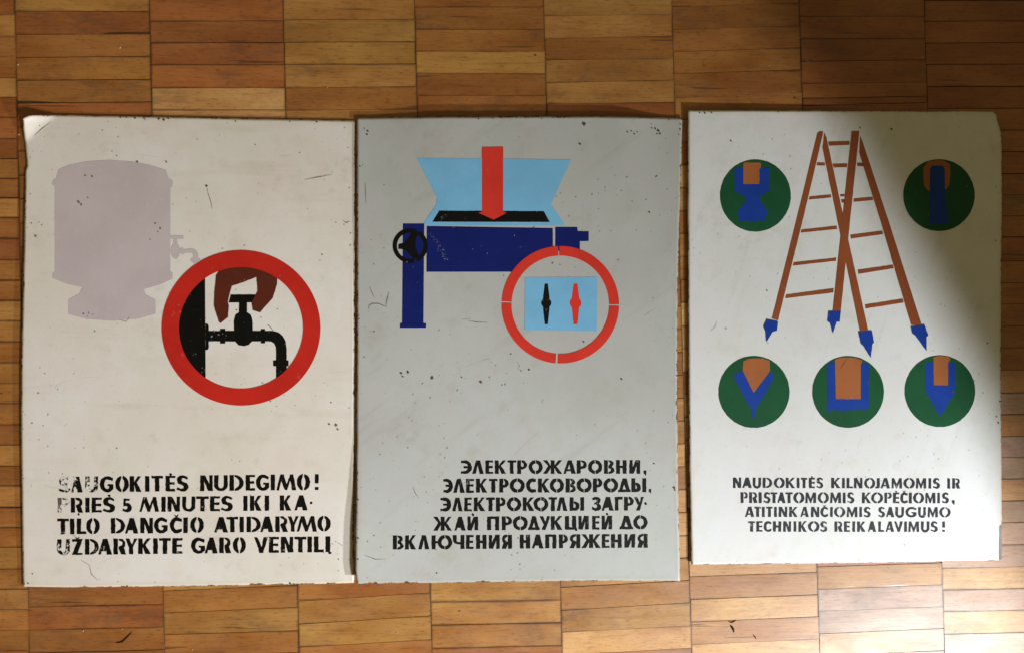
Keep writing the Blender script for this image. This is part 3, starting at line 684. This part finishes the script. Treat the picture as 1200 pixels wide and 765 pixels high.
for k, (t, *ys) in enumerate((
  ('Э540.3-553 Л553.5-567 E569-578 K580-593.5 T594.6-605 Р606.2-617.8 О619.5-636 Ж636.3-659 A660.4-674.8 Р676-687.9 О689.3-705.9 В708-720 H722-734.3 И737.7-750.2 ,754-757.4', 539.2, 554.8, 538.8, 554.6),
  ('Э519.6-530.8 Л531.2-544.6 E546.2-555.7 K558-571.4 T573.2-583 Р585.2-596.2 О597.5-615 С616.5-628.2 K630.6-644.2 О644.3-661 В663-675 О675.8-693.6 Р695-706 О707.3-724.4 Д724.6-739 Ь740-751 I752.8-757.4 ,760.2-763.4', 560.8, 577, 560, 576),
  ('Э516.4-528.8 Л530-542.4 E544.2-552.8 K555.4-568.7 T569.8-580 Р581.4-592.8 О594-610.9 K612.7-626.2 О625.4-642.8 T643-653 Л652.3-664.9 Ь667.7-679.1 I680.2-684.6 З693.7-704.5 A705.1-719.3 Г720.7-729.6 Р731.4-742.8 У743-754.6 ·755.2-758.2', 582.8, 598.8, 581.8, 597.6),
  ('Ж507.8-529.9 A532.5-545.8 Й548-560.4 П570.9-584.9 Р588.2-600.1 О601-618.7 Д619-632.4 У632.2-644.8 K645.6-659.5 Ц662.2-676.4 И678-689.9 E694-702.8 Й705.2-717.4 Д726-741.9 О742.2-759', 605.2, 621.4, 603.6, 619.4),
  ('В460.5-473 K474.8-487.7 Л490.2-503.3 Ю505.9-529.9 Ч530.7-544.4 E546.2-555.1 H558-570.2 И573-585.8 Я588.1-600.1 H609.2-621.1 A623.4-637 П639.1-652.1 Р655-665.5 Я667.6-680.1 Ж681.4-704.1 E705.4-714.4 H716.2-728.6 И731.9-744.3 Я747-759', 627, 643.4, 625.2, 641.2))):
    letters(s2, 'lettering', M_BLACK2, h2, line(t, *ys), .285, 2, 60+k)

# ---- right sign ----------------------------------------------------------------------------------
s3 = root_at('safety_sign', 988, 395, 'white metal sign with brown folding ladder and five round green discs', 'sign', GRP)
sheet(s3, 'panel', P3, h3,
      [(806.4, 129.4), (806.2, 250), (806.8, 400), (808.2, 560), (809.4, 610), (810.4, 661)],
      [(1163, 131.2), (1167.4, 134.6), (1170.4, 146), (1173.6, 160), (1174.2, 250), (1173.2, 330), (1172.8, 450), (1173.6, 560), (1174.6, 655.8)],
      [(806.4, 129.4), (900, 129.6), (1000, 130.4), (1100, 131), (1163, 131.2)],
      [(810.4, 661), (900, 660.2), (1040, 658.6), (1174.6, 655.8)], 122, 176, 7.0, .2)
discs = [(885.3,229.5,41.5,42.3),(1100.4,229,41.9,42.1),(883.6,458.9,41.7,42.1),(993.9,458.9,42,42.1),(1101.4,458,41.4,42)]
blues = [
 [(860.9,197),(871,196.6),(871.2,216),(889.9,216),(890,196.6),(901.5,197),(901.2,224.5),(898,225.4),(891.5,229),(891,236),(896,243),(899.5,248),(898,254),(895.5,259.5),(889,258.6),(882,260.5),(875,259),(867,259.8),(864.5,250),(866,245),(873,238),(874,231),(867,227.5),(861,224.4)],
 [(1090,196.5),(1093,194.3),(1104,194.3),(1107,196.5),(1107.4,225),(1110,245),(1112,262),(1088,262),(1090,245),(1089.6,225)],
 [(859.5,438.8),(867.7,434.5),(871,435.4),(883.5,460.6),(901.9,435.6),(905.5,436.9),(906.2,443.1),(893.3,467.6),(886.8,476.2),(883.9,489.2),(881.5,489.2),(880.3,477.7),(877.5,474.8),(862.4,446)],
 [(969.5,427),(973,424.8),(978.6,424.2),(979.3,467.4),(1008.9,467.4),(1009,425.6),(1015,425),(1018.4,427.4),(1018,478),(1012,480),(1006,478.5),(1000,480.5),(993,478.8),(998,482),(995,479.4),(991,482),(987.5,479.2),(984,482),(981,479),(977,481),(974.5,479),(972.5,483.4),(969.5,480)],
 [(1084.2,424.6),(1093.5,424),(1094,451.2),(1111.6,451.2),(1111.2,424),(1119.7,424.8),(1119,460.4),(1101.8,488),(1084.5,458.2)]]
tans = [
 [(871,192),(873,190.8),(890,190.8),(892.2,192.4),(891.6,197),(889.9,198.4),(889.9,216),(871.2,216)],
 [(1082.2,196),(1088,189.6),(1098,187.8),(1106,188.6),(1113.4,193),(1113.6,206),(1112.4,217),(1108.8,222),(1107.4,222),(1107.2,198),(1104.4,194.4),(1092.6,194.4),(1089.8,198),(1089.6,223.4),(1087.4,223.4),(1083,218),(1082,208)],
 [(871,423),(876,420.4),(883,419.4),(894,419.6),(901.9,422.6),(902.3,434.5),(883.2,460.1),(870.3,433.8)],
 [(978.5,420.8),(986,418.6),(1002,418.8),(1010.5,421.8),(1009.8,425.4),(1008.7,426),(1008.7,467.3),(979.5,467.3)],
 [(1093.9,417.9),(1101,416.6),(1111.8,417.6),(1114,420.9),(1111.2,424.2),(1111,451),(1094.3,451)]]
nm = ['green_disc_with_forked_foot', 'green_disc_with_hook', 'green_disc_with_spike', 'green_disc_with_block', 'green_disc_with_pencil_tip']
lb = ['green disc with a blue flared foot under a tan post', 'green disc with a tan hook round a blue post, in the shade', 'green disc with a tan wedge in a blue spike', 'green disc with a wide tan post in a blue shoe', 'green disc with a narrow tan post in a pointed blue shoe']
for k in range(5):
    d = paint(s3, 'green_disc', M_GREEN, h3, [rough(ell(*discs[k], 72), .35, 70+k)], 1, 14, lb[k])
    paint(d, 'blue_shoe', M_BLUE, h3, [rough(blues[k], .5, 80+k)], 2).location = (0, 0, 0)
    paint(d, 'tan_post', M_TAN, h3, [rough(tans[k], .35, 90+k)], 3).location = (0, 0, 0)
for ch in list(s3.children):
    for g_ in ch.children:      # vertices were made relative to their parent, whose own origin is the sign's
        for v_ in g_.data.vertices: v_.co = v_.co - s3.location
lad = [
 [(958,156.4),(961,154.3),(964.6,154.4),(964.0,159),(942.8,250),(911.8,375.5),(904.7,373.5),(935.3,250)],
 [(966.2,156.2),(968.5,161),(994.6,283),(1017.6,387.6),(1007.8,387.6),(981.5,258),(964.2,174)],
 [(998.4,154.1),(1007.1,154.1),(985.2,364.8),(976,364.8)],
 [(1008.4,160),(1010.4,165),(1040.4,256),(1080,380.2),(1068.2,381),(1031.3,256),(1007.4,180)]]
rungs = [
 [(970.6,166.4),(995.6,165.6),(995.4,170.2),(971.6,171.2)],
 [(958,190.6),(966.6,190.8),(966.8,194.4),(957,194.2)],
 [(976.2,192.2),(992.9,192),(992.6,196.3),(977,196.6)],
 [(1004.8,191),(1011,191.2),(1012,195.4),(1004.6,195)],
 [(949,230.6),(973.7,228.2),(974.2,231.8),(948,234.2)],
 [(984.4,228.2),(989.8,227.6),(989.4,230.6),(985,230.8)],
 [(985.6,234),(990,233.6),(989.6,238),(986.6,238)],
 [(1000.6,232.9),(1022.4,231),(1023.6,234.8),(1000.2,237)],
 [(939.4,269.3),(980.6,264.8),(981,268.8),(938.4,273)],
 [(930.2,307.6),(980,302.2),(979.8,306),(929.2,311.6)],
 [(921.4,345.3),(977,337.8),(976.6,343),(920.4,349.8)],
 [(996.5,275.4),(1034,270.5),(1035,274.7),(997.2,280)],
 [(1005.2,316.4),(1046.2,310.5),(1047.2,314.7),(1006,321.3)],
 [(1013.6,357),(1058,350),(1059,354.7),(1014.4,361.8)]]
feet = [
 [(898.8,374),(911.8,376.4),(910.6,387.4),(905.4,388.8),(898.1,400.6),(897.4,389),(894.8,383)],
 [(971.3,364.6),(985.4,364.6),(984,377.2),(980.6,377),(976,390.5),(973,378.4),(970,377)],
 [(1005.9,388.4),(1021.9,387.2),(1024.2,401),(1022.4,403),(1020.5,419),(1011.8,405.3),(1009.2,403)],
 [(1067.5,382.5),(1083.5,380),(1087.8,392.8),(1085.8,395),(1085.9,411.2),(1073,393.4),(1069.5,391)]]
lp = bpy.data.meshes.new('ladder_picture')
for k, p in enumerate(lad): paint(s3, 'ladder_leg_picture', M_LADDER, h3, [rough(p, .25, 100+k, 6)], 2+k, 40)
for k, p in enumerate(rungs): paint(s3, 'ladder_rung_picture', M_LADDER, h3, [rough(p, .25, 120+k)], 1, 40)
for k, p in enumerate(feet): paint(s3, 'ladder_tip_picture', M_BLUE, h3, [rough(p, .3, 140+k)], 6, 40)
for k, (t, *ys) in enumerate((
  ('N859-868.7 A870-881.1 U882.3-892 D893.9-905 O906.9-919.8 K921-932 I933.8-936.9 T938.6-946 Ė948-955.2 S956.9-964.8 K974.2-985 I987-990.1 L992.2-999.7 N1000.8-1010.7 O1012.7-1025.8 J1026-1031.1 A1032-1043.1 M1044.8-1057.2 O1058.8-1072.1 M1073.5-1085.5 I1088.2-1091.4 S1093.4-1101.4 I1110.3-1113.4 R1116-1125.2', 559.2, 571.2, 560, 572),
  ('P868-876.4 R878-887.8 I889.2-892.7 S894.9-903 T903.3-911 A911-920.7 T920.5-929 O929.8-942.7 M944-956.5 O958.3-971.5 M973-985.7 I987.8-991 S992.9-1001.1 K1010.2-1021 O1020.9-1035 P1036.5-1045 Ė1046.6-1054 Č1054.9-1063.9 I1065.2-1068.6 O1070.1-1083 M1084.3-1096.3 I1098.6-1101.5 S1103.9-1112 ,1115.2-1118.8', 576.4, 588.9, 577, 589.2),
  ('A873.2-883.9 T884.2-891.8 I893-896.2 T898-905.4 I907.3-910.4 N912.7-922.6 K924.9-935 A938.1-947.9 N950.5-960.1 Č961.5-970.5 I973-975.9 O977.4-990.6 M992.4-1004.8 I1007.2-1010.2 S1012.2-1020.3 S1029.3-1037.1 A1038.4-1048.1 U1049.3-1059.5 G1061.3-1074.1 U1076-1085 M1087.3-1099.2 O1100.7-1114.1', 593.3, 605.2, 593.9, 605.6),
  ('T877-884.9 E886.4-893.7 C895-904.3 H906-915.6 N917.9-927.1 I930-933.2 K935.7-945.7 O947-960.4 S961.4-969.5 R978-987.6 E989.2-996.2 I999-1002.1 K1004.6-1014.3 A1016.9-1026.9 L1029.3-1036 A1037.9-1047.9 V1048-1058.1 I1059.7-1062.9 M1064.7-1077.2 U1079.4-1089.2 S1090.7-1099 !1104.2-1107.5', 610.4, 622.5, 610.6, 622.7))):
    letters(s3, 'lettering', M_BLACK3, h3, line(t, *ys), .275, 3, 160+k)

def marks(root, hf, spots, scr, mat, name, layer=5):
    polys = []
    for x, y, r in spots:
        n = 9; r *= R.uniform(.7, 1.0); polys.append([(x+r*R.uniform(.55, 1.15)*math.cos(k*2*math.pi/n), y+r*R.uniform(.55, 1.15)*math.sin(k*2*math.pi/n)) for k in range(n)])
    for w_, pts in scr:
        a, b = [], []
        for i, (x, y) in enumerate(pts):
            p = pts[max(0, i-1)]; q = pts[min(len(pts)-1, i+1)]; l = math.hypot(q[0]-p[0], q[1]-p[1]) or 1
            ww = w_*(.35 if i in (0, len(pts)-1) else R.uniform(.7, 1.1)); nx, ny = -(q[1]-p[1])/l*ww/2, (q[0]-p[0])/l*ww/2
            a.append((x+nx, y+ny)); b.append((x-nx, y-ny))
        polys.append(a+b[::-1])
    o = paint(root, name, mat, hf, polys, layer, 30); o['kind'] = 'stuff'; return o
MK = plain('chip_down_to_rust', (.13, .065, .038, 1), .8)
MD = plain('grey_scuff', (.22, .19, .16, 1), .7)
MG = plain('edge_shade_grey', (.30, .27, .27, 1), .6)
ML = plain('pale_scuff', (.22, .26, .36, 1), .7)
marks(s1, h1, [(137,183,.9),(46.6,147.5,.9),(242,218,1.4),(315,381.5,.9),(389.5,637,.8),(258,453,.9),(241.5,373,.5),(277.3,363.4,.9),(388,471.5,.9),(137,525,.8),(299,170,.8),(377.5,298.5,.9),(158,138.6,1.6),(169,139,1.2),(186,139.4,1.5),(192,140.6,2.1),(197,139,1.4),(141,137.6,1.4),(148,137.6,1.2),(276,142.5,1),(371,143,1.3),(340,143,.8),(28.5,684,1.2),(38,672,1.0),(33,683,1.3),(397,655,1.0),(340,683,1.4),(101,137,.8)],
      [(.5,[(242,218),(244,227),(247,236),(249,246)]),(.8,[(315,381.5),(318,384.5),(320.5,387.8)]),(.9,[(402.5,259),(406,261.4),(410,259.4)]),(.6,[(357,211),(372,208),(389,205)]),(.5,[(95,656),(105,662),(107,672),(115,680)]),(.9,[(396,635.5),(400,638.2)]),(.6,[(40,160),(48,152),(60,143)]),(.5,[(140,375),(148,377),(152,371)])], MK, 'chips_and_scratches')
marks(s1, h1, [(100,206,1.5),(108,207,1.3),(92,237,2.2),(95,240,1.6),(103,232,1.0),(37,262,1.3),(42,277,1.5),(161,190,1.4),(195,190,1.4),(182,262,1.2),(188,268,1.6),(185,272,1),(176,281,1.1),(394,498,2.0),(396,503,1.4),(386,497,1.3)], [], MD, 'grey_scuffs', 6)
marks(s1, h1, [(98,368,1.6),(104,367,1.2),(103,371,.9),(109,369,.8),(251,388,1.0),(256,392,1.3),(248,394,1.4),(261,391,.9),(245,400,.8),(265,393,.8)], [], ML, 'pale_scuffs', 6)
marks(s2, h2, [(684.5,145.5,2.4),(431,154,1.5),(430,158,1.2),(427,151,.8),(422,195,1.2),(425,194,.8),(735.5,155,1.2),(740,154,1.1),(743.5,157.5,1.3),(747,155,1),(768,151,1.2),(771.5,153.5,1.9),(773.4,157,1.5),(770,157.5,1),(764,150.6,.9),(797.5,146,1.2),(797.2,152,1.4),(795.5,158,1),(561,139.6,1.3),(578,139,1),(635,139.5,.9),(680,169,1.5),(761,249,1.2),(506.5,442.5,2.1),(563.5,447.5,1.7),(620,433,1.5),(728.5,444,1.6),(684,400.5,1.4),(470,437,2.2),(478,436,1.7),(472,441,1.2),(793.5,440,1.2),(794.5,455,1),(790,571,2.0),(791,574,1.3),(419,555,1.2),(418.8,562,1),(419.6,585,1.3),(419.5,630,1.4),(419.4,655,1.1),(541,442,1),(600,650,.8),(512,671,1),(766.5,543,1.1)],
      [(.6,[(432,363),(432.8,358),(437,355.8),(444,356),(452,359.5),(454,350),(456,342)]),(.55,[(433,336),(436,343),(439,349)]),(.5,[(428,214),(428.6,226),(429,239)]),(.5,[(549,376),(558,377.5),(572,378)]),(.6,[(541,374.5),(552,373.5)]),(.5,[(607,433),(609,428),(606,424)]),(.5,[(484,570),(487,578),(491,583)]),(.45,[(427,650),(440,655),(452,655)])], MK, 'chips_and_scratches')
sm = []
for k in range(85):
    t = R.random(); x = 503+21*t**.8+R.gauss(0, 1.6); y = 273+35*t+R.gauss(0, 1.8)
    sm.append((x, y, R.choice((.2, .3, .4, .7))*(.6+.8*t)))
marks(s2, h2, sm+[(571,297,.9),(603,276,.9),(554,292,.7),(484,313,.7),(489,331,.6)], [], ML, 'pale_scuffs', 6)
marks(s3, h3, [(856.5,165.5,1.2),(1008,150,1.0),(1045,151.5,1.3),(899,340.5,.9),(820,132.5,1.0),(826,133,1.3),(834,132.4,1.1),(912,131.6,1),(1116.2,458.2,1.6),(1157,402,1.2),(1142,446,.8),(1152,460,.8),(1170,495,1.4),(1168,488,1.0),(811,659,1.4),(1095,532,.7),(1136,527,.7),(1060,638,.7),(900,402,.8),(1167,282,.9),(1172,470,1.2)],
      [(.5,[(833,388),(838,383),(841,376)]),(.45,[(984,433),(988,427),(992,421)])], MK, 'chips_and_scratches')
paint(s3, 'edge_shade', MG, h3, [rough([(1171.2, 616), (1174.0, 614), (1174.3, 655.2), (1170.6, 655.6), (1171.0, 640)], .4, 300)], 2, 12, 'dark strip of painted shade low on the right edge')  # shade at the sheet's edge, painted on as a dark strip
# ------------------------------------------------------------------ small bits lying on the floor
DARK = plain('dark_splinter', (.02, .013, .009, 1), .6)
CRUMB = plain('paint_crumb_white', (.7, .62, .50, 1), .7)
def splinter(pts, width, label):
    V = []; Fc = []
    n = len(pts)
    org = at(pts[0][0], pts[0][1], 0)
    for i, (x, y) in enumerate(pts):
        a = pts[max(0, i-1)]; b = pts[min(n-1, i+1)]; dx, dy = b[0]-a[0], b[1]-a[1]; l = math.hypot(dx, dy) or 1
        w_ = width*(.25+.75*math.sin(math.pi*(i+.35)/(n-.3))); ox, oy = -dy/l*w_, dx/l*w_
        for (sx, zz) in ((1, .0001), (0, .0001+.0009*w_), (-1, .0001)):
            V.append(at(x+ox*sx, y+oy*sx, zz+.0001)-org)
    for i in range(n-1):
        for k in range(2): a = i*3+k; Fc.append((a, a+3, a+4, a+1))
    me = bpy.data.meshes.new('splinter'); me.from_pydata(V, [], Fc)
    o = obj('splinter', me, None, DARK); o.location = org
    o['label'] = label; o['category'] = 'splinter'; o['group'] = 'dark splinters lying on the parquet'
splinter([(136, 752.4), (140, 752.2), (144, 750.8), (148, 747), (151.5, 743.5), (154.5, 740.5)], 1.0, 'curved dark splinter on the planks below the cream sign')
splinter([(856, 732.2), (857.5, 734), (859.3, 737), (860, 740.5)], 1.5, 'short thick dark splinter on the planks below the white sign, lower of two')
splinter([(854, 727.6), (857, 728.8), (860, 727.8), (862.5, 725.8)], .9, 'thin dark splinter lying over a joint below the white sign, upper of two')
splinter([(882.5, 743), (884.5, 745.5), (886, 748.5)], .7, 'small brownish splinter to the right of the pair below the white sign')
V = []; Fc = []
for (x, y, r) in [(97.2, 738.6, 1.1), (143, 736.5, .7), (140.5, 56, 1.3), (151, 71, .7), (21, 76, 1.3), (465, 741, .8), (383.5, 103, .7), (632, 59, .8), (40.5, 707, .6), (225, 761, .8), (901, 77, .7), (22, 158, 1.6)]:
    b0 = len(V); n = 6
    for k in range(n):
        rr = r*R.uniform(.6, 1.1); V.append(at(x+rr*math.cos(k*math.pi/3), y+rr*math.sin(k*math.pi/3), .0003))
    V.append(at(x, y, .0003+.0007*r))
    for k in range(n): Fc.append((b0+(k+1) % n, b0+k, b0+n))
me = bpy.data.meshes.new('paint_crumbs'); me.from_pydata(V, [], Fc)
o = obj('paint_crumbs', me, None, CRUMB); o['kind'] = 'stuff'; o['label'] = 'tiny pale crumbs of paint and dust scattered on the parquet'; o['category'] = 'crumbs'
